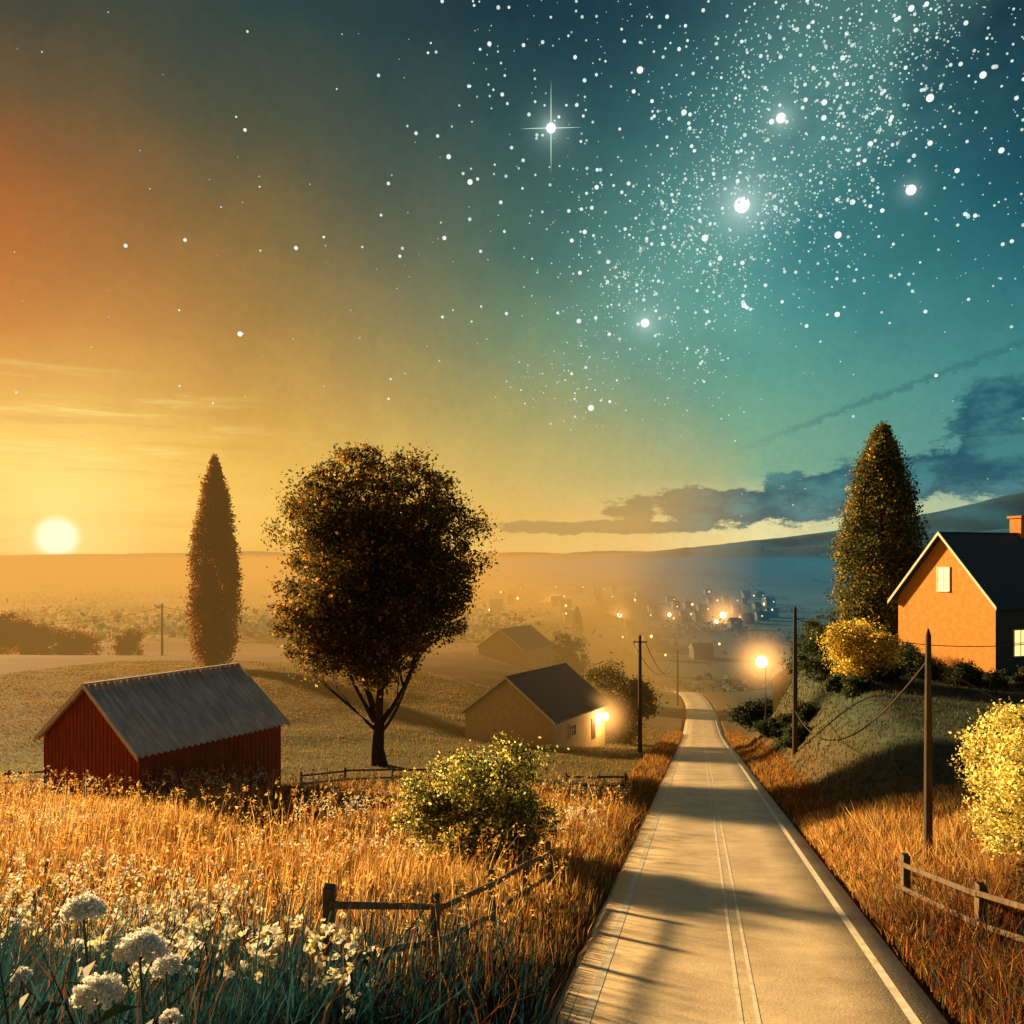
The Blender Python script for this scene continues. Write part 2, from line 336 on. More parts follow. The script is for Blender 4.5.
def cypress(name,x,y,h,r,nleaf,leaf,cols,ws,z=None):
    z0=hz(x,y) if z is None else z;e=empty(name,(x,y,z0));mb=MB();mb.tube([(0,0,-.5),(0,0,h*.3),(0,0,h*.92)],[r*.14,r*.1,.03],8)
    for i in range(26):
        a=random.random()*6.28;q=h*(.06+.75*random.random());rr=r*.6*(1-q/h)
        mb.tube([(0,0,q),(rr*.5*math.cos(a),rr*.5*math.sin(a),q+h*.05),(rr*math.cos(a),rr*math.sin(a),q+h*.12)],[.09,.06,.02],4)
    mb.obj('trunk',M_bark,e)
    nc=560;zz=rng.random(nc)**.9;a=rng.random(nc)*6.283
    pr=np.interp(zz,[0,.06,.25,.5,.75,.92,1],[.45,.8,1,.9,.6,.25,.03])*r
    rr=pr*(1.0-.62*rng.random(nc)**1.6)
    cen=np.stack([rr*np.cos(a),rr*np.sin(a),h*(.03+.94*zz)],-1)
    ci=rng.integers(0,nc,nleaf);u=rng.normal(0,1,(nleaf,3))*np.array((.13*r,.13*r,.034*h))
    tap=np.interp(cen[ci][:,2]/h,[0,.8,1],[1,.8,.3])[:,None];P=cen[ci]+u*tap
    tone=(.5+1.0*rng.random((nc,1)))[ci]
    V,Fc,cc=leafquads(P,leaf,pick(nleaf,cols,ws)*tone);npmesh('foliage',V,Fc,M_leaf,cc,parent=e)
    return e
dark=[(.15,.055,.02),(.09,.04,.02),(.2,.085,.025)]
cypress('cypress_tree',-45.3,130,32.5,3.5,44000,.42,dark,[3,3,1])
cypress('cypress_tree',36.8,85,23.5,4.1,70000,.27,[(.10,.10,.03),(.04,.07,.04),(.28,.17,.03)],[4,4,2.3])
cypress('cypress_tree',39.6,87,15.5,2.2,16000,.25,[(.03,.06,.045),(.03,.055,.04),(.1,.08,.02)],[4,4,1])
cypress('cypress_tree',30.5,400,22,2.6,6000,.9,[(.02,.05,.05),(.03,.05,.04)],[1,1])
bush('shrub',-.9,26.3,(3.1,2.4,2.05),66000,.095,[(.24,.21,.04),(.08,.11,.03),(.75,.62,.22),(.03,.06,.045)],[4,3,2.9,3.4],.82,26,.34,380,.09)
bush('shrub',13.2,21.3,(1.85,1.7,2.7),52000,.08,[(.80,.72,.32),(.50,.42,.12),(.10,.12,.04)],[4,3,2.4],1.0,22,.34,340,.09)
bush('shrub',11.9,18.6,(1.3,1.1,.9),12000,.08,[(.10,.06,.03),(.16,.08,.03),(.05,.05,.03)],[1,1,1],.6)
bush('shrub',25.2,62,(3.0,2.4,2.9),28000,.15,[(.72,.55,.12),(.4,.3,.06),(.08,.1,.04)],[4,3,2],.75,16,.36,200)
bush('round_tree',11.8,100,(4.4,4.2,5.2),30000,.27,[(.08,.07,.02),(.2,.13,.02),(.03,.05,.04)],[4,3,3],.85,14,.36,180)
bush('round_tree',38.0,131,(4,4,3.5),9000,.45,[(.04,.05,.03),(.03,.05,.05)],[1,1],.8)
for (x,y,rx,rz_) in [(22.5,66,2.0,1.1),(26,71,2.8,1.5),(29.5,66,2.6,1.5),(24.0,60.5,1.8,.9),(21.0,62.5,1.6,.9),(27,63,2.2,1.1),(30.5,64,2.4,1.5),(33.5,61,2.2,1.0),(23.2,74,2.0,1.4),(28,78,3.6,2.6),(31,80,3.5,3.0),(37,60,2,.8)]:
    bush('hedge_bush',x,y,(rx,rx*.8,rz_),8000,.17,[(.03,.055,.045),(.05,.07,.035),(.13,.10,.03)],[4,4,1.5],.55,8,.4,60,stems=False)
bush('shrub',-101,200,(6,5,4.5),8000,.6,dark,[1,1,1],.7)
bush('shrub',-113,205,(9,6,5.0),9000,.6,dark,[1,1,1],.7)
bush('shrub',-121,200,(7,6,6.5),9000,.6,dark,[1,1,1],.7)
bush('shrub',-90,200,(4.2,4,3.6),7000,.5,dark,[1,1,1],.7)
bush('round_tree',13,210,(6,5,6.5),7000,.6,[(.04,.05,.03),(.03,.05,.05)],[1,1],.8)
PP=[];TT=[]
for i in range(330):
    y=260+1900*random.random()**1.5;u=-.62+1.3*random.random();x=u*y
    if abs(x-float(xr(y)))<14 and y<420: continue
    if y<420 and x>float(xr(y))-60 and x<float(xr(y)): continue
    r=(3+5*random.random())*(1+y/1500);m=90
    q=rng.normal(0,1,(m,3))*np.array((r*(1+1.5*random.random()),r*.6,r*.42));q[:,2]=np.abs(q[:,2]);PP.append(q+np.array((x,y,hz(x,y))));TT.append(np.full((m,1),.6+.8*random.random()))
P=np.concatenate(PP);tt=np.concatenate(TT)
V,Fc,cc=leafquads(P,2.6,pick(len(P),[(.03,.06,.05),(.05,.05,.03),(.03,.05,.06)],[1,1,1])*tt);npmesh('distant_trees',V,Fc,M_leaf,cc)
mb=MB()
for i in range(420):
    y=10.5+12*random.random();x=float(xr(y))+3.5+6.5*random.random();z=hz(x,y);l=.4+.9*random.random();a=random.random()*6.28;b=.3+.8*random.random()
    mb.tube([(x,y,z-.05),(x+math.cos(a)*l*.3*b,y+math.sin(a)*l*.3*b,z+l*.5),(x+math.cos(a)*l*b,y+math.sin(a)*l*b,z+l*.75)],[.012,.009,.003],4)
mb.obj('dry_twigs',M_bark)
mb=MB()
for i in range(420):
    y=4+17*random.random();lo=-(.68*y+1);hi=float(xr(y))-3.6;x=lo+(hi-lo)*random.random()**.7;z=hz(x,y);l=.6+.8*random.random();a=random.random()*6.28;b=.3+.6*random.random()
    mb.tube([(x,y,z-.05),(x+math.cos(a)*l*.2*b,y+math.sin(a)*l*.2*b,z+l*.6),(x+math.cos(a)*l*b,y+math.sin(a)*l*b,z+l*.95)],[.012,.009,.003],4)
mb.obj('dry_stems',M_bark)
# ---------------------------------------------------------------- flowers
M_stem=mat('stem_green',(.03,.06,.03),(.06,.1,.05),8,.7,.1)
def umbel(x,y,zh,r,name='white_flower'):
    z0=hz(x,y);e=empty(name,(x,y,z0));hh=zh-z0;mb=MB()
    mb.tube([(.12,.1,-.05),(.07,.05,hh*.5),(0,0,hh-r*.5)],[.014,.011,.008],6)
    for i in range(14):
        a=i*2.4;q=r*.75*math.sqrt(i/14);mb.tube([(0,0,hh-r*.55),(q*math.cos(a),q*math.sin(a),hh-r*.05)],[.004,.003],4)
    for i in range(9):
        a=i*2.2;zz=hh*(.3+.07*i);mb.add([(0.05,0,zz),(.05+.12*math.cos(a+.3),.12*math.sin(a+.3),zz+.1),(.05+.26*math.cos(a),.26*math.sin(a),zz+.05),(.05+.12*math.cos(a-.3),.12*math.sin(a-.3),zz+.06)],[(0,1,2,3)])
    mb.obj('stem',M_stem,e)
    nn=22;P=[]
    for i in range(nn):
        a=i*2.39996;q=math.sqrt((i+.5)/nn)*random.uniform(.8,1.12);cx=q*math.cos(a)*r;cy=q*math.sin(a)*r;cz=hh+ .6*r*(1-q*q)+random.gauss(0,.06)*r
        P.append(rng.normal(0,1,(90,3))*r*random.uniform(.09,.15)+np.array((cx,cy,cz)))
    for i in range(9):
        a=i*.7;P.append(rng.normal(0,1,(60,3))*r*.11+np.array((r*.95*math.cos(a),r*.95*math.sin(a),hh-.3*r*random.random())))
    P=np.concatenate(P);V,Fc,cc=leafquads(P,r*.22,np.minimum(pick(len(P),[(.86,.88,.82),(.8,.85,.8)],[3,1])*1.15,.9));npmesh('florets',V,Fc,M_petal,cc,parent=e)
for x,y,z,r in [(-2.51,5,-2.05,.10),(-2.05,4.7,-2.14,.115),(-2.28,4.7,-2.38,.11),(-2.11,5.2,-2.475,.075),(-1.84,4.6,-2.47,.05),(-3.45,6,-2.92,.06)]:
    umbel(x,y,z,r)
n=3000
y=7+38*rng.random(n);x=-(.62*y+1)+(.62*y+1+xr(y)-4.0)*rng.random(n)
kk=vnoise(x*.3+20,y*.3)>.5;x=x[kk];y=y[kk];n=len(x)
z=H(x,y)+.65+.75*rng.random(n)
sz=np.where(rng.random(n)<.15,1.9,1.0)
P=np.stack([x,y,z],-1);m=9;PP=np.repeat(P,m,0)+rng.normal(0,1,(n*m,3))*((.014+.0015*np.repeat(y,m))*np.repeat(sz,m))[:,None]
V,Fc,cc=leafquads(PP,.085,pick(n*m,[(.88,.86,.78),(.86,.78,.42)],[3,2]).clip(0,.88))
b=blades(n,x,y,z-H(x,y),np.full(n,.012),pick(n,[olive,teal],[1,1]),0,(0,0))
e=empty('white_wildflowers',(0,0,0));npmesh('blossoms',V,Fc,M_petal,cc,parent=e);npmesh('stems',b[0],b[1],M_grass,b[2],parent=e)
# ---------------------------------------------------------------- buildings
def house(name,C,ang,w,L,wh,rise,over,Mw,Mr,Mt,cz=None,corr=False,th=.14):
    z=cz if cz is not None else hz(*C)
    e=empty(name,(C[0],C[1],z),math.radians(ang))
    V=[(-w,0,-2.5),(0,0,-2.5),(0,0,wh),(-w/2,0,wh+rise),(-w,0,wh)];V+= [(a,L,c) for a,_,c in V]
    pymesh('walls',V,[(0,1,2,3,4),(9,8,7,6,5),(1,6,7,2),(5,0,4,9)],Mw,e)
    sl=rise/(w/2);ox=over
    for sgn,nm in ((1,'roof_near'),(-1,'roof_far')):
        x0=-w/2;x1=-w/2+sgn*(w/2+ox);z0=wh+rise+.06;z1=wh+rise-(w/2+ox)*sl+.06
        if corr:
            ns=int((L+2*ox)/.055);Vv=[]
            for i in range(ns+1):
                yy=-ox+(L+2*ox)*i/ns;dz=.06*math.sin(i*.055/.36*2*math.pi)
                for q in range(4): Vv.append((x0+(x1-x0)*q/3,yy,z0+(z1-z0)*q/3+dz))
            Fc=[(i*4+q,i*4+q+1,i*4+q+5,i*4+q+4) for i in range(ns) for q in range(3)]
            if sgn<0:Fc=[f[::-1] for f in Fc]
            o=pymesh(nm,Vv,Fc,Mr,e,True);md=o.modifiers.new('s','SOLIDIFY');md.thickness=.02
        else:
            nr=14;mb=MB()
            for q in range(nr):
                a=q/nr;b=(q+1.12)/nr;b=min(b,1)
                xa=x0+(x1-x0)*a;xb=x0+(x1-x0)*b;za=z0+(z1-z0)*a;zb=z0+(z1-z0)*b+.035
                mb.add([(xa,-ox,za),(xb,-ox,zb),(xb,L+ox,zb),(xa,L+ox,za),(xa,-ox,za-th),(xb,-ox,zb-th),(xb,L+ox,zb-th),(xa,L+ox,za-th)],[(0,1,2,3),(7,6,5,4),(0,4,5,1),(2,6,7,3),(1,5,6,2),(3,7,4,0)])
            mb.obj(nm,Mr,e)
        for yy in (-ox-.04,L+ox+.0):
            mb=MB();mb.add([(x0,yy,z0+.1),(x1,yy,z1+.1),(x1,yy+.04,z1+.1),(x0,yy+.04,z0+.1),(x0,yy,z0-.18),(x1,yy,z1-.18),(x1,yy+.04,z1-.18),(x0,yy+.04,z0-.18)],[(0,1,2,3),(7,6,5,4),(0,4,5,1),(2,6,7,3),(1,5,6,2),(3,7,4,0)])
            mb.obj('barge_board',Mt,e)
    box('ridge_cap',(-w/2-.12,-ox,wh+rise+.05),(-w/2+.12,L+ox,wh+rise+.14),Mr,e)
    return e
def window(e,face,a,zc,w,h,Mg,L=None):
    def bx(n,u0,u1,z0,z1,d0,d1,m):
        if face=='front': box(n,(u0,-d1,z0),(u1,-d0,z1),m,e)
        else: box(n,(d0,u0,z0),(d1,u1,z1),m,e)
    bx('window_glass',a-w/2,a+w/2,zc-h/2,zc+h/2,.005,.02,Mg)
    f=.09
    bx('window_frame',a-w/2-f,a-w/2,zc-h/2-f,zc+h/2+f,.005,.09,M_trim);bx('window_frame',a+w/2,a+w/2+f,zc-h/2-f,zc+h/2+f,.005,.09,M_trim)
    bx('window_frame',a-w/2,a+w/2,zc+h/2,zc+h/2+f,.005,.09,M_trim);bx('window_sill',a-w/2,a+w/2,zc-h/2-f,zc-h/2,.005,.14,M_trim)
    bx('muntin',a-.03,a+.03,zc-h/2,zc+h/2,.022,.06,M_trim);bx('muntin',a-w/2,a+w/2,zc-.03,zc+.03,.022,.05,M_trim)
barn=house('red_barn',(-17.9,41),-30,7.7,9.2,2.85,2.9,.35,M_barn,M_tin,M_trim,cz=-12.05,corr=True)
mb=MB()
for i in range(26):
    x=-7.7+i*7.7/25;zt=2.85+2.9*(1-abs(x+3.85)/3.85)-.12;mb.box((x-.025,-.03,-1.5),(x+.025,-.002,zt))
for i in range(31):
    y=i*9.2/30;mb.box((.002,y-.025,-1.5),(.03,y+.025,2.8))
mb.obj('battens',M_barn,barn)
M_wallside=mat('ochre_plaster',(.44,.35,.20),(.62,.51,.31),2,.9,.2)
cot=house('cottage',(4.04,84),-30,10.3,12.6,3.5,3.8,.5,M_wallside,M_slate,M_trim,cz=-19.2)
M_door=mat('door_wood',(.06,.03,.015),(.12,.06,.03),8,.7,.2)
box('door',(.004,9.0,-.1),(.05,10.0,2.1),M_door,cot)
window(cot,'side',4.5,1.7,1.1,1.1,M_slate)
hs=house('farmhouse',(37.4,66),-70,9.8,12.5,5.7,5.3,.6,M_stucco,M_slate,M_trim,cz=-8.8)
M_sideshade=mat('side_wall_shade',(.03,.045,.06),(.07,.075,.08),4,.85,.3,stretch=(1,.2,3))  # dark tone that paints the side wall's shade over the stucco
box('side_shade_sheet',(.001,.02,-2.5),(.0035,12.48,5.6),M_sideshade,hs)  # thin added sheet; the wall turned from the sun is darkened by colour
window(hs,'front',-4.9,7.2,1.15,1.9,M_pane);window(hs,'side',2.6,2.3,1.4,2.0,M_lit);window(hs,'side',8,2.3,1.4,2.0,M_lit)
box('chimney_stack',(-5.6,8.2,9.5),(-4.5,9.3,12.4),M_brick,hs);box('chimney_cap',(-5.75,8.05,12.4),(-4.35,9.45,12.6),M_brick,hs)
house('cottage',(2.5,196),-30,12,14,4.2,4.2,.5,M_plaster,M_slate,M_trim)
h4=house('cottage',(45.5,125),-20,7,8,3.0,2.8,.4,M_wallside,M_slate,M_trim)
window(h4,'front',-3.5,1.8,1,1,M_lit)
house('cottage',(-137,225),-30,9,12,4,3.5,.4,M_plaster,M_slate,M_trim)
mb=MB();mr=MB();lights=MB()
for i in range(46):
    y=430+750*random.random();u=-.02+.33*random.random();x=u*y;z=hz(x,y);w=5+5*random.random();l=8+6*random.random();h=4+2*random.random();r=3
    mb.box((x-w/2,y-l/2,z-2),(x+w/2,y+l/2,z+h))
    mr.add([(x-w/2-.5,y-l/2-.5,z+h),(x+w/2+.5,y-l/2-.5,z+h),(x+w/2+.5,y+l/2+.5,z+h),(x-w/2-.5,y+l/2+.5,z+h),(x-w/2,y,z+h+r),(x+w/2,y,z+h+r)],[(0,1,5,4),(2,3,4,5),(1,2,5),(3,0,4),(0,3,2,1)])
    if i%4<3:
        s_=.5+.9*random.random()**2;xx=x+random.uniform(-12,12);yy=y-l/2-1;zz=z+random.uniform(2,8)
        ring=[(xx+s_*math.cos(a)*math.cos(b),yy+s_*math.sin(a)*math.cos(b),zz+s_*math.sin(b)) for b in (-1.2,0,1.2) for a in [j*1.0472 for j in range(6)]]
        lights.add(ring,[(q*6+j,q*6+(j+1)%6,(q+1)*6+(j+1)%6,(q+1)*6+j) for q in range(2) for j in range(6)])
e=empty('distant_village',(0,0,0));mb.obj('house_walls',M_dim,e);mr.obj('house_roofs',M_slate,e)
lights.obj('lamps',emat('village_lamps',(1,.5,.14),5,False),e)
# ---------------------------------------------------------------- lamp halos (emission-only spheres that paint the glow around bulbs)
def halo_mat(name,c,k,R):
    m=bpy.data.materials.new(name);m.use_nodes=True;nt=m.node_tree;nt.nodes.clear();N=nt.nodes;L=nt.links.new
    o=N.new('ShaderNodeOutputMaterial');em=N.new('ShaderNodeEmission');em.inputs[0].default_value=(*c,1)
    tc=N.new('ShaderNodeTexCoord');ln=N.new('ShaderNodeVectorMath');ln.operation='LENGTH'
    mr=N.new('ShaderNodeMapRange');mr.inputs[1].default_value=0;mr.inputs[2].default_value=R;mr.inputs[3].default_value=1;mr.inputs[4].default_value=0
    pw=N.new('ShaderNodeMath');pw.operation='POWER';pw.inputs[1].default_value=3.2;mu=N.new('ShaderNodeMath');mu.operation='MULTIPLY';mu.inputs[1].default_value=k
    L(tc.outputs['Object'],ln.inputs[0]);L(ln.outputs['Value'],mr.inputs[0]);L(mr.outputs[0],pw.inputs[0]);L(pw.outputs[0],mu.inputs[0]);L(mu.outputs[0],em.inputs[1]);L(em.outputs[0],o.inputs['Volume'])
    return m
def sphere(name,r,mat,parent,loc,seg=16):
    V=[];Fc=[]
    for i in range(seg//2+1):
        b=-math.pi/2+math.pi*i/(seg//2)
        for j in range(seg): a=2*math.pi*j/seg;V.append((r*math.cos(b)*math.cos(a),r*math.cos(b)*math.sin(a),r*math.sin(b)))
    for i in range(seg//2):
        for j in range(seg): Fc.append((i*seg+j,i*seg+(j+1)%seg,(i+1)*seg+(j+1)%seg,(i+1)*seg+j))
    o=pymesh(name,V,Fc,mat,parent,True);o.location=loc
    return o
def lamp(x,y,zl,power,R,k,bulb=.22,name='street_lamp',wall=False):
    z0=hz(x,y);e=empty(name,(x,y,z0));h=zl-z0;mb=MB()
    if not wall:
        mb.tube([(0.5,0,-.4),(.5,0,h*.5),(.5,0,h+.5)],[.11,.08,.06],8);mb.tube([(.5,0,h+.4),(.25,0,h+.62),(0,0,h+.45)],[.05,.04,.04],6)
    mb.tube([(0,0,h+.45),(0,0,h+.36),(0,0,h+.24)],[.06,.2,.32],10)
    mb.obj('post_and_shade',M_metal,e)
    sphere('bulb',bulb,M_bulb,e,(0,0,h))
    sphere('lamp_halo',R,halo_mat('lamp_halo_%d'%int(y),(1,.45,.11),k,R),e,(0,0,h),24)
    if power>0:
        ld=bpy.data.lights.new('lamp_light','POINT');ld.energy=power;ld.color=(1,.5,.16);ld.shadow_soft_size=.25
        lo=bpy.data.objects.new('lamp_light',ld);lo.location=(0,-.4,h-.2);link(lo,e)
lamp(10.15,93.3,-17.1,1500,4.2,1.2,.42,'wall_lantern',True)
lamp(31.6,108,-12.9,3000,6.0,.8,.7)
lamp(165,667,-43,0,26,.18,2.3);lamp(84,667,-43,0,18,.14,1.6);lamp(38,790,-41,0,24,.14,1.8);lamp(118,640,-41,0,14,.12,1.2);lamp(146,610,-44,0,12,.12,1.2)
# ---------------------------------------------------------------- fences
def fence(name,pts,h,rails=2,r=.075,lean=0):
    e=empty(name,(pts[0][0],pts[0][1],hz(pts[0][0],pts[0][1])));o0=Vector(e.location);mb=MB();mr=MB();P=[]
    for i,p in enumerate(pts):
        z=hz(p[0],p[1]);hh=h if len(p)<3 else p[2];b=Vector((p[0],p[1],z))-o0;P.append((b,hh))
        l=Vector((random.gauss(0,.015),random.gauss(0,.015),0));s=r
        t=b+Vector((l.x*hh,l.y*hh,hh))
        mb.add([b+Vector((-s,-s,-.5)),b+Vector((s,-s,-.5)),b+Vector((s,s,-.5)),b+Vector((-s,s,-.5)),t+Vector((-s,-s,0)),t+Vector((s,-s,-.03)),t+Vector((s,s,.01)),t+Vector((-s,s,.03))],BF)
    a=mb.obj('posts',M_wood,e);m=a.modifiers.new('b','BEVEL');m.width=.012;m.segments=2
    for i in range(len(P)-1):
        (p,h1),(q,h2)=P[i],P[i+1]
        for k in range(rails):
            f=.86-.42*k if rails>1 else .75
            j1=random.gauss(0,.02);j2=random.gauss(0,.02)
            d=(q-p).normalized();sd=Vector((d.y,-d.x,0))*(r+.03)
            mr.beam(p+sd-d*.12+Vector((0,0,h1*f+j1)),q+sd+d*.12+Vector((0,0,h2*f+j2)),.05,.11)
    a=mr.obj('rails',M_wood,e);m=a.modifiers.new('b','BEVEL');m.width=.01;m.segments=2
    return e
fence('wooden_fence',[(-2.5,11.6,1.72),(-1.35,14.9),(-.4,17.6),(.3,19.6),(.9,21.5)],1.38,r=.075)
fence('wooden_fence',[(9.17,19.9),(9.3,17.0),(9.75,14.3),(10.3,11.8)],1.36,r=.085)
fence('wooden_fence',[(-31,47),(-28,47.5),(-25.5,48),(-23,48.3)],1.2,2,.06)
fence('wooden_fence',[(-11.6,47),(-9.5,48.5),(-7,50),(-4,51)],1.1,2,.06)
fence('wooden_fence',[(3.0,47),(4.8,46.7),(6.2,46.4)],1.1,2,.06)
# ---------------------------------------------------------------- poles + wires
def pole(x,y,h,r=.13,arm=True,ang=0):
    z=hz(x,y);e=empty('utility_pole',(x,y,z),ang);mb=MB();mb.tube([(0,0,-1),(0,0,h*.5),(0,0,h)],[r*1.15,r,r*.7],10)
    mb.tube([(0,0,h),(0,0,h+.2)],[r*.7,.02],10)
    if arm: mb.beam((-.7,-.12,h-.55),(.7,-.12,h-.55),.1,.12)
    mb.obj('post',M_pole,e)
    if arm:
        mi=MB()
        for q in (-.6,.6): mi.tube([(q,-.12,h-.5),(q,-.12,h-.4),(q,-.12,h-.34)],[.03,.05,.03],8)
        mi.obj('insulators',M_trim,e)
    return Vector((x,y,z+h-.7))
def wire(a,b,sag,r=.018,n=24):
    cu=bpy.data.curves.new('power_line','CURVE');cu.dimensions='3D';cu.bevel_depth=r;cu.bevel_resolution=1
    sp=cu.splines.new('POLY');sp.points.add(n)
    for i in range(n+1):
        t=i/n;p=a.lerp(b,t);sp.points[i].co=(p.x,p.y,p.z-4*sag*t*(1-t),1)
    cu.materials.append(M_wire);link(bpy.data.objects.new('power_line',cu))
p1=pole(12.0,24.6,6.9,.11,False);p2=pole(19.9,60,10.2,.17,False);p3=pole(12.75,85,11.6,.2);p4=pole(38.8,200,13,.24)
p5=pole(-82,200,12,.25);p0=pole(20,8,8,.13,False);p6=pole(-135,190,12,.25);p7=pole(42,49,8,.15,False)
wire(p1,p2-Vector((0,0,6.5)),2.2,.03);wire(p1,Vector((20,17,-4.6)),1.2,.03);wire(p2,p7,2.5,.03);wire(p3+Vector((.6,0,0)),p4,4,.04);wire(p3-Vector((.6,0,0)),p4-Vector((1,0,0)),4,.04)
wire(p5,p6,4,.06);wire(p5,Vector((-10,330,-16)),6,.06)
wire(Vector((20,17,-4.6)),p0,.4,.02)
# ---------------------------------------------------------------- valley mist (homogeneous absorbing, faintly glowing haze)
def haze(name,poly,z0,z1,sigma,c):
    m=bpy.data.materials.new(name);m.use_nodes=True;nt=m.node_tree;nt.nodes.clear()
    o=nt.nodes.new('ShaderNodeOutputMaterial');ab=nt.nodes.new('ShaderNodeVolumeAbsorption');em=nt.nodes.new('ShaderNodeEmission');ad=nt.nodes.new('ShaderNodeAddShader')
    ab.inputs['Color'].default_value=(0,0,0,1);ab.inputs['Density'].default_value=sigma;em.inputs[0].default_value=(*c,1);em.inputs[1].default_value=sigma
    nt.links.new(ab.outputs[0],ad.inputs[0]);nt.links.new(em.outputs[0],ad.inputs[1]);nt.links.new(ad.outputs[0],o.inputs['Volume'])
    n=len(poly);V=[(x,y,z0) for x,y in poly]+[(x,y,z1) for x,y in poly]
    Fc=[tuple(range(n))[::-1],tuple(range(n,2*n))]+[(i,(i+1)%n,n+(i+1)%n,n+i) for i in range(n)]
    pymesh(name,V,Fc,m)
haze('valley_mist',[(-3500,425),(66,425),(75,600),(-250,2400),(-1100,4600),(-3500,4600)],-120,4,.0019,(.84,.38,.065))
haze('valley_mist',[(47,150),(3500,150),(3500,4600),(-1090,4600),(-244,2405),(78,602)],-120,3,.0007,(.04,.16,.20))
haze('valley_mist',[(-900,72),(8,72),(44,150),(64,423),(-900,423)],-120,20,.0019,(.92,.44,.08))
# ---------------------------------------------------------------- sun
SUNAZ=math.radians(-48);SUNEL=math.radians(13)
sd=Vector((math.sin(SUNAZ)*math.cos(SUNEL),math.cos(SUNAZ)*math.cos(SUNEL),math.sin(SUNEL)))
sl=bpy.data.lights.new('sun','SUN');sl.energy=14.5;sl.angle=math.radians(3.2);sl.color=(1,.63,.26)
so=bpy.data.objects.new('sun',sl);so.rotation_euler=sd.to_track_quat('Z','Y').to_euler();link(so)
# ---------------------------------------------------------------- sky helpers
def AZ(px): return math.atan((px-512)/F)
def EL(px,py): u=(px-512)/F;return math.atan((560-py)/F/math.sqrt(1+u*u))
def DIR(px,py): return Vector(((px-512)/F,1,(560-py)/F)).normalized()
RS=16000
SV=[];SC=[]
K_=10
def add_stars(Dn,rad,col):
    up=np.array((0,0,1.));a=np.cross(Dn,up);a/=np.linalg.norm(a,axis=1)[:,None];b=np.cross(Dn,a)
    th=np.arange(K_)*2*math.pi/K_
    V=Dn[:,None,:]*RS+(a[:,None,:]*np.cos(th)[None,:,None]+b[:,None,:]*np.sin(th)[None,:,None])*(rad*RS/F)[:,None,None]
    SV.append(V.reshape(-1,3));SC.append(np.repeat(col,K_,0))
N_=130000
azs=-.75+2.3*rng.random(N_);els=np.arcsin(rng.random(N_)*.93+.04)
Dn=np.stack([np.sin(azs)*np.cos(els),np.cos(azs)*np.cos(els),np.sin(els)],-1)
nrm=np.array(DIR(845,0).cross(DIR(640,345)).normalized());pm=Dn@nrm
wob=(vnoise(azs*9+50,els*9)-.5)*.10+(vnoise(azs*30+50,els*30)-.5)*.05
band=np.exp(-((pm+wob)/.085)**2)*(.3+1.0*sm(.3,.75,vnoise(azs*16+7,els*16)))*sm(EL(600,450),EL(650,310),els)
region=sm(AZ(300),AZ(740),azs)*sm(EL(700,430),EL(700,130),els)
u_=rng.random(N_)
fine=(u_<.003+.06*region+.9*band)
P_=Dn[fine];m_=len(P_);add_stars(P_,.4+.6*rng.random(m_)**2,np.array((.75,1,.88))*(.4+.5*rng.random((m_,1))))
u_=rng.random(N_);mid=(u_<(.0010+.044*region+.07*band)*sm(EL(512,470),EL(512,360),els))
P_=Dn[mid];m_=len(P_);add_stars(P_,.8+.85*rng.random(m_)**1.5,np.array((.85,1,.93))*(.65+.4*rng.random((m_,1))))
u_=rng.random(N_);big=(u_<(.0055*region+.004*band)*sm(EL(512,450),EL(512,340),els))
P_=Dn[big];m_=len(P_);add_stars(P_,1.5+.9*rng.random(m_)**1.5,np.array((.92,1,.96))*(.9+.2*rng.random((m_,1))))
named=[(742,205,7),(551,128,4.5),(781,118,4.2),(911,190,4.3),(645,323,4.2),(705,238,3),(838,235,3),(240,334,2.3),(296,248,1.8),(591,408,3),(640,70,2.8),(930,98,3),(983,75,2.6),(470,182,2.4),(185,240,1.5),(245,130,1.4)]
add_stars(np.array([tuple(DIR(a,b)) for a,b,_ in named]),np.array([c for *_,c in named]),np.tile(np.array((1.1,1.1,1.0)),(len(named),1)))
SVv=np.concatenate(SV);SCc=np.concatenate(SC)
ms=bpy.data.materials.new('starlight');ms.use_nodes=True;nt=ms.node_tree;nt.nodes.clear();o=nt.nodes.new('ShaderNodeOutputMaterial');em=nt.nodes.new('ShaderNodeEmission');at=nt.nodes.new('ShaderNodeAttribute');at.attribute_name='Col'
nt.links.new(at.outputs['Color'],em.inputs[0]);nt.links.new(em.outputs[0],o.inputs['Surface']);ms.cycles.emission_sampling='NONE'
st=npmesh('stars',SVv,np.arange(len(SVv)).reshape(-1,K_),ms,SCc)
d0=DIR(551,128);ax=d0.cross(Vector((0,0,1))).normalized();bx_=d0.cross(ax)
V=[];Fc=[]
for q,(u1,u2) in enumerate(((ax,bx_),(bx_,ax))):
    L_=28 if q==0 else 38
    for sg in (1,-1):
        i=len(V);V+=[d0*RS+(u2*w_)*RS/F for w_ in (.7,-.7)]+[d0*RS+u1*sg*L_*RS/F];Fc.append((i,i+1,i+2))
mm=emat('star_spike',(.5,.8,.68),.7,False);pymesh('spikes',V,Fc,mm,st)
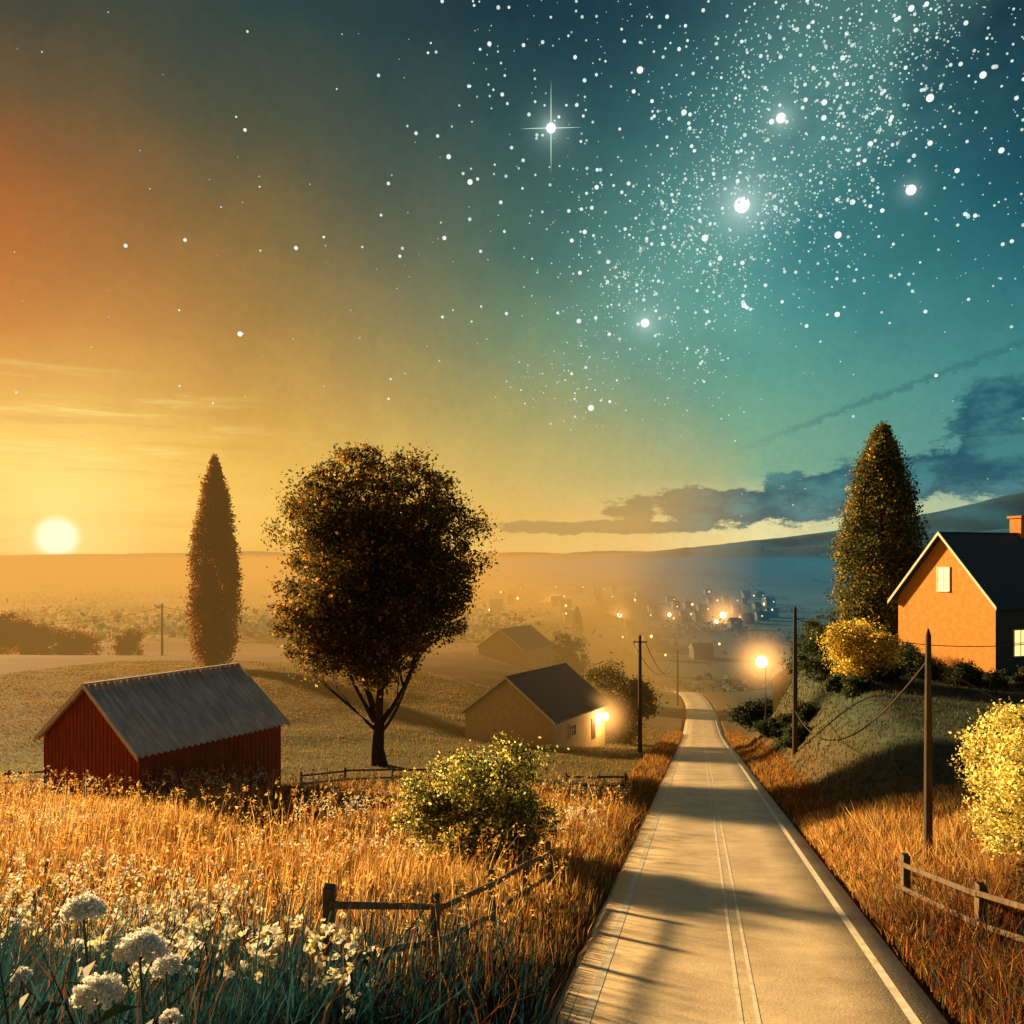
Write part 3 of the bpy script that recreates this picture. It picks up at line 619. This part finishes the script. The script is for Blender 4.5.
# ---------------------------------------------------------------- world
w=bpy.data.worlds.new('World');scene.world=w;w.use_nodes=True;nt=w.node_tree;N=nt.nodes;N.clear();K=nt.links.new
def nd(t,**kw):
    n=N.new(t)
    for a,b in kw.items(): setattr(n,a,b)
    return n
def val(x,inp):
    if isinstance(x,(int,float)): inp.default_value=x
    else: K(x,inp)
def M(op,a,b=0,c=None):
    n=nd('ShaderNodeMath',operation=op);val(a,n.inputs[0]);val(b,n.inputs[1])
    if c is not None: val(c,n.inputs[2])
    return n.outputs[0]
def MR(x,a,b,c=0,d=1,smooth=True):
    n=nd('ShaderNodeMapRange');n.interpolation_type='SMOOTHSTEP' if smooth else 'LINEAR'
    val(x,n.inputs[0])
    for i,q in enumerate((a,b,c,d)): val(q,n.inputs[i+1])
    return n.outputs[0]
def MIX(f,a,b,mode='MIX'):
    n=nd('ShaderNodeMix',data_type='RGBA',blend_type=mode);val(f,n.inputs[0])
    for q,i in ((a,6),(b,7)):
        if isinstance(q,tuple): n.inputs[i].default_value=q
        else: K(q,n.inputs[i])
    return n.outputs[2]
def noise(sc_,det,vec):
    n=nd('ShaderNodeTexNoise');n.inputs['Scale'].default_value=sc_;n.inputs['Detail'].default_value=det;n.inputs['Roughness'].default_value=.66;K(vec,n.inputs['Vector']);return n.outputs['Fac']
tc=nd('ShaderNodeTexCoord');D=tc.outputs['Generated']
sx=nd('ShaderNodeSeparateXYZ');K(D,sx.inputs[0])
az=M('ARCTAN2',sx.outputs[0],sx.outputs[1]);el=M('ARCSINE',sx.outputs[2])
fac=M('DIVIDE',el,.62)
nz0=noise(6,4,D)
fac=M('ADD',fac,M('MULTIPLY',M('MULTIPLY',M('SUBTRACT',nz0,.5),.2),MR(fac,0,.3,.1,1)))
cols={0:[(0,(60,62,50)),(90,(98,74,44)),(160,(136,78,36)),(240,(170,88,28)),(320,(194,102,26)),(385,(214,134,40)),(430,(238,172,54)),(490,(252,208,78)),(535,(255,226,108)),(575,(240,165,60))],
260:[(0,(40,64,62)),(120,(76,78,58)),(220,(118,96,54)),(320,(162,120,58)),(400,(200,148,62)),(470,(234,184,78)),(530,(250,208,96)),(575,(232,170,74))],
512:[(0,(24,54,64)),(120,(40,76,78)),(250,(72,106,92)),(350,(114,134,98)),(430,(164,160,98)),(500,(210,188,106)),(550,(236,204,120)),(575,(190,170,100))],
760:[(0,(22,62,76)),(120,(34,90,100)),(220,(50,120,124)),(320,(74,144,138)),(420,(108,164,138)),(480,(130,172,138)),(522,(228,220,160)),(550,(240,222,155)),(575,(90,130,120))],
1024:[(0,(18,48,62)),(150,(26,76,90)),(280,(40,106,114)),(350,(62,132,132)),(420,(70,136,138)),(475,(78,142,142)),(505,(170,190,155)),(560,(60,115,120))]}
prev=None;keys=sorted(cols)
for i,kx in enumerate(keys):
    r=nd('ShaderNodeValToRGB');cr=r.color_ramp;stp=sorted([(max(0,min(1,EL(kx,py)/.62)),c) for py,c in cols[kx]],key=lambda q:q[0])
    while len(cr.elements)<len(stp): cr.elements.new(.5)
    for j,(p,c) in enumerate(stp): cr.elements[j].position=p;cr.elements[j].color=L4(c)
    K(fac,r.inputs[0])
    if prev is None: prev=r.outputs[0]
    else: prev=MIX(MR(az,AZ(keys[i-1]),AZ(kx),smooth=False),prev,r.outputs[0])
col=prev
sky=nd('ShaderNodeTexSky',sky_type='NISHITA');sky.sun_disc=False;sky.sun_elevation=SUNEL;sky.sun_rotation=SUNAZ
col=MIX(.002,col,sky.outputs[0],'ADD')
nz1=noise(120,4,D)
cm=nd('ShaderNodeVectorMath',operation='SCALE');K(col,cm.inputs[0]);K(MR(nz1,.3,.7,.96,1.04),cm.inputs['Scale']);col=cm.outputs[0]
def plane(a,b):
    n=DIR(*a).cross(DIR(*b)).normalized();d=nd('ShaderNodeVectorMath',operation='DOT_PRODUCT');K(D,d.inputs[0]);d.inputs[1].default_value=n;return d.outputs['Value']
nz2=noise(9,4,D)
pm=M('ADD',M('DIVIDE',plane((845,0),(640,345)),.10),M('MULTIPLY',M('SUBTRACT',nz2,.5),1.6))
bnd=M('EXPONENT',M('MULTIPLY',M('MULTIPLY',pm,pm),-1.0))
bnd=M('MULTIPLY',M('MULTIPLY',bnd,MR(el,EL(600,440),EL(650,290))),MR(nz2,.25,.7,.35,1))
bnd=M('MULTIPLY',bnd,MR(sx.outputs[1],-.1,.3))
col=MIX(M('MULTIPLY',bnd,.30),col,L4((140,205,185)))
def glow(px,py,soft,c,k,col):
    d=nd('ShaderNodeVectorMath',operation='DISTANCE');K(D,d.inputs[0]);d.inputs[1].default_value=DIR(px,py)
    return MIX(M('MULTIPLY',M('EXPONENT',M('MULTIPLY',d.outputs['Value'],-F/soft)),k),col,c,'MIX')
for px,py,s_,k_ in [(742,205,14,.75),(551,128,7,.6),(781,118,7,.55),(911,190,5,.4),(645,323,8,.5)]:
    col=glow(px,py,s_,(.75,1,.92,1),k_,col)
cmb=nd('ShaderNodeCombineXYZ');K(az,cmb.inputs[0]);K(M('MULTIPLY',el,1.8),cmb.inputs[1])
nc=noise(16,5,cmb.outputs[0])
def ell(px,py,rx,ry):
    a=M('DIVIDE',M('SUBTRACT',az,AZ(px)),(rx/F)*math.cos(AZ(px))**2);b=M('DIVIDE',M('SUBTRACT',el,EL(px,py)),ry/F*math.cos(AZ(px)))
    return M('SUBTRACT',1,M('SQRT',M('ADD',M('MULTIPLY',a,a),M('MULTIPLY',b,b))))
E=M('MAXIMUM',M('MAXIMUM',ell(745,506,150,24),ell(1010,465,190,34)),M('MAXIMUM',ell(1000,420,62,48),ell(870,485,110,26)))
E=M('MAXIMUM',E,ell(600,527,150,8))
dens=M('ADD',E,M('MULTIPLY',M('SUBTRACT',nc,.5),2.2))
cmask=M('MULTIPLY',MR(dens,.02,.25),MR(E,-.35,.0))
ccol=MIX(MR(nc,.38,.68),L4((26,76,96)),L4((70,128,132)))
ccol=MIX(MR(az,AZ(620),AZ(760)),L4((110,124,96)),ccol)
col=MIX(M('MULTIPLY',cmask,.88),col,ccol)
pc=M('ADD',plane((740,449),(1024,342)),M('MULTIPLY',M('SUBTRACT',nz1,.5),.02))
ct=M('MULTIPLY',MR(M('ABSOLUTE',pc),.0005,.0055,1,0),MR(az,AZ(700),AZ(880)));col=MIX(M('MULTIPLY',ct,.45),col,L4((48,100,108)))
cs=nd('ShaderNodeCombineXYZ');K(M('MULTIPLY',az,2.2),cs.inputs[0]);K(M('MULTIPLY',el,26),cs.inputs[1])
ns=noise(2.2,4,cs.outputs[0])
lowl=M('MULTIPLY',M('MULTIPLY',MR(az,AZ(330),AZ(60)),MR(el,EL(60,330),EL(60,440))),MR(sx.outputs[1],0,.3))
col=MIX(M('MULTIPLY',M('MULTIPLY',lowl,MR(ns,.52,.68)),.8),col,L4((255,236,140)))
col=MIX(M('MULTIPLY',M('MULTIPLY',lowl,MR(ns,.48,.34)),.65),col,L4((200,112,34)))
ds=nd('ShaderNodeVectorMath',operation='DISTANCE');K(D,ds.inputs[0]);ds.inputs[1].default_value=DIR(57,537)
g1=M('EXPONENT',M('MULTIPLY',ds.outputs['Value'],-8.5));g2=M('EXPONENT',M('MULTIPLY',ds.outputs['Value'],-15.0))
col=MIX(M('MULTIPLY',g1,.75),col,(1.05,.72,.14,1));col=MIX(M('MULTIPLY',g2,.95),col,(1.45,1.25,.5,1))
col=MIX(MR(ds.outputs['Value'],.012,.026,1,0),col,(2.0,1.8,1.35,1))
bg=nd('ShaderNodeBackground');K(col,bg.inputs[0]);bg.inputs[1].default_value=1.0
wo=nd('ShaderNodeOutputWorld');K(bg.outputs[0],wo.inputs[0])
# ---------------------------------------------------------------- camera
cd=bpy.data.cameras.new('camera');cd.lens=30;cd.sensor_width=36;cd.shift_y=48/1024;cd.clip_end=30000;cd.clip_start=.1
co=bpy.data.objects.new('camera',cd);co.location=(0,0,0);co.rotation_euler=(math.radians(90),0,0);link(co);scene.camera=co
scene.view_settings.view_transform='Standard';scene.view_settings.look='None';scene.view_settings.exposure=0
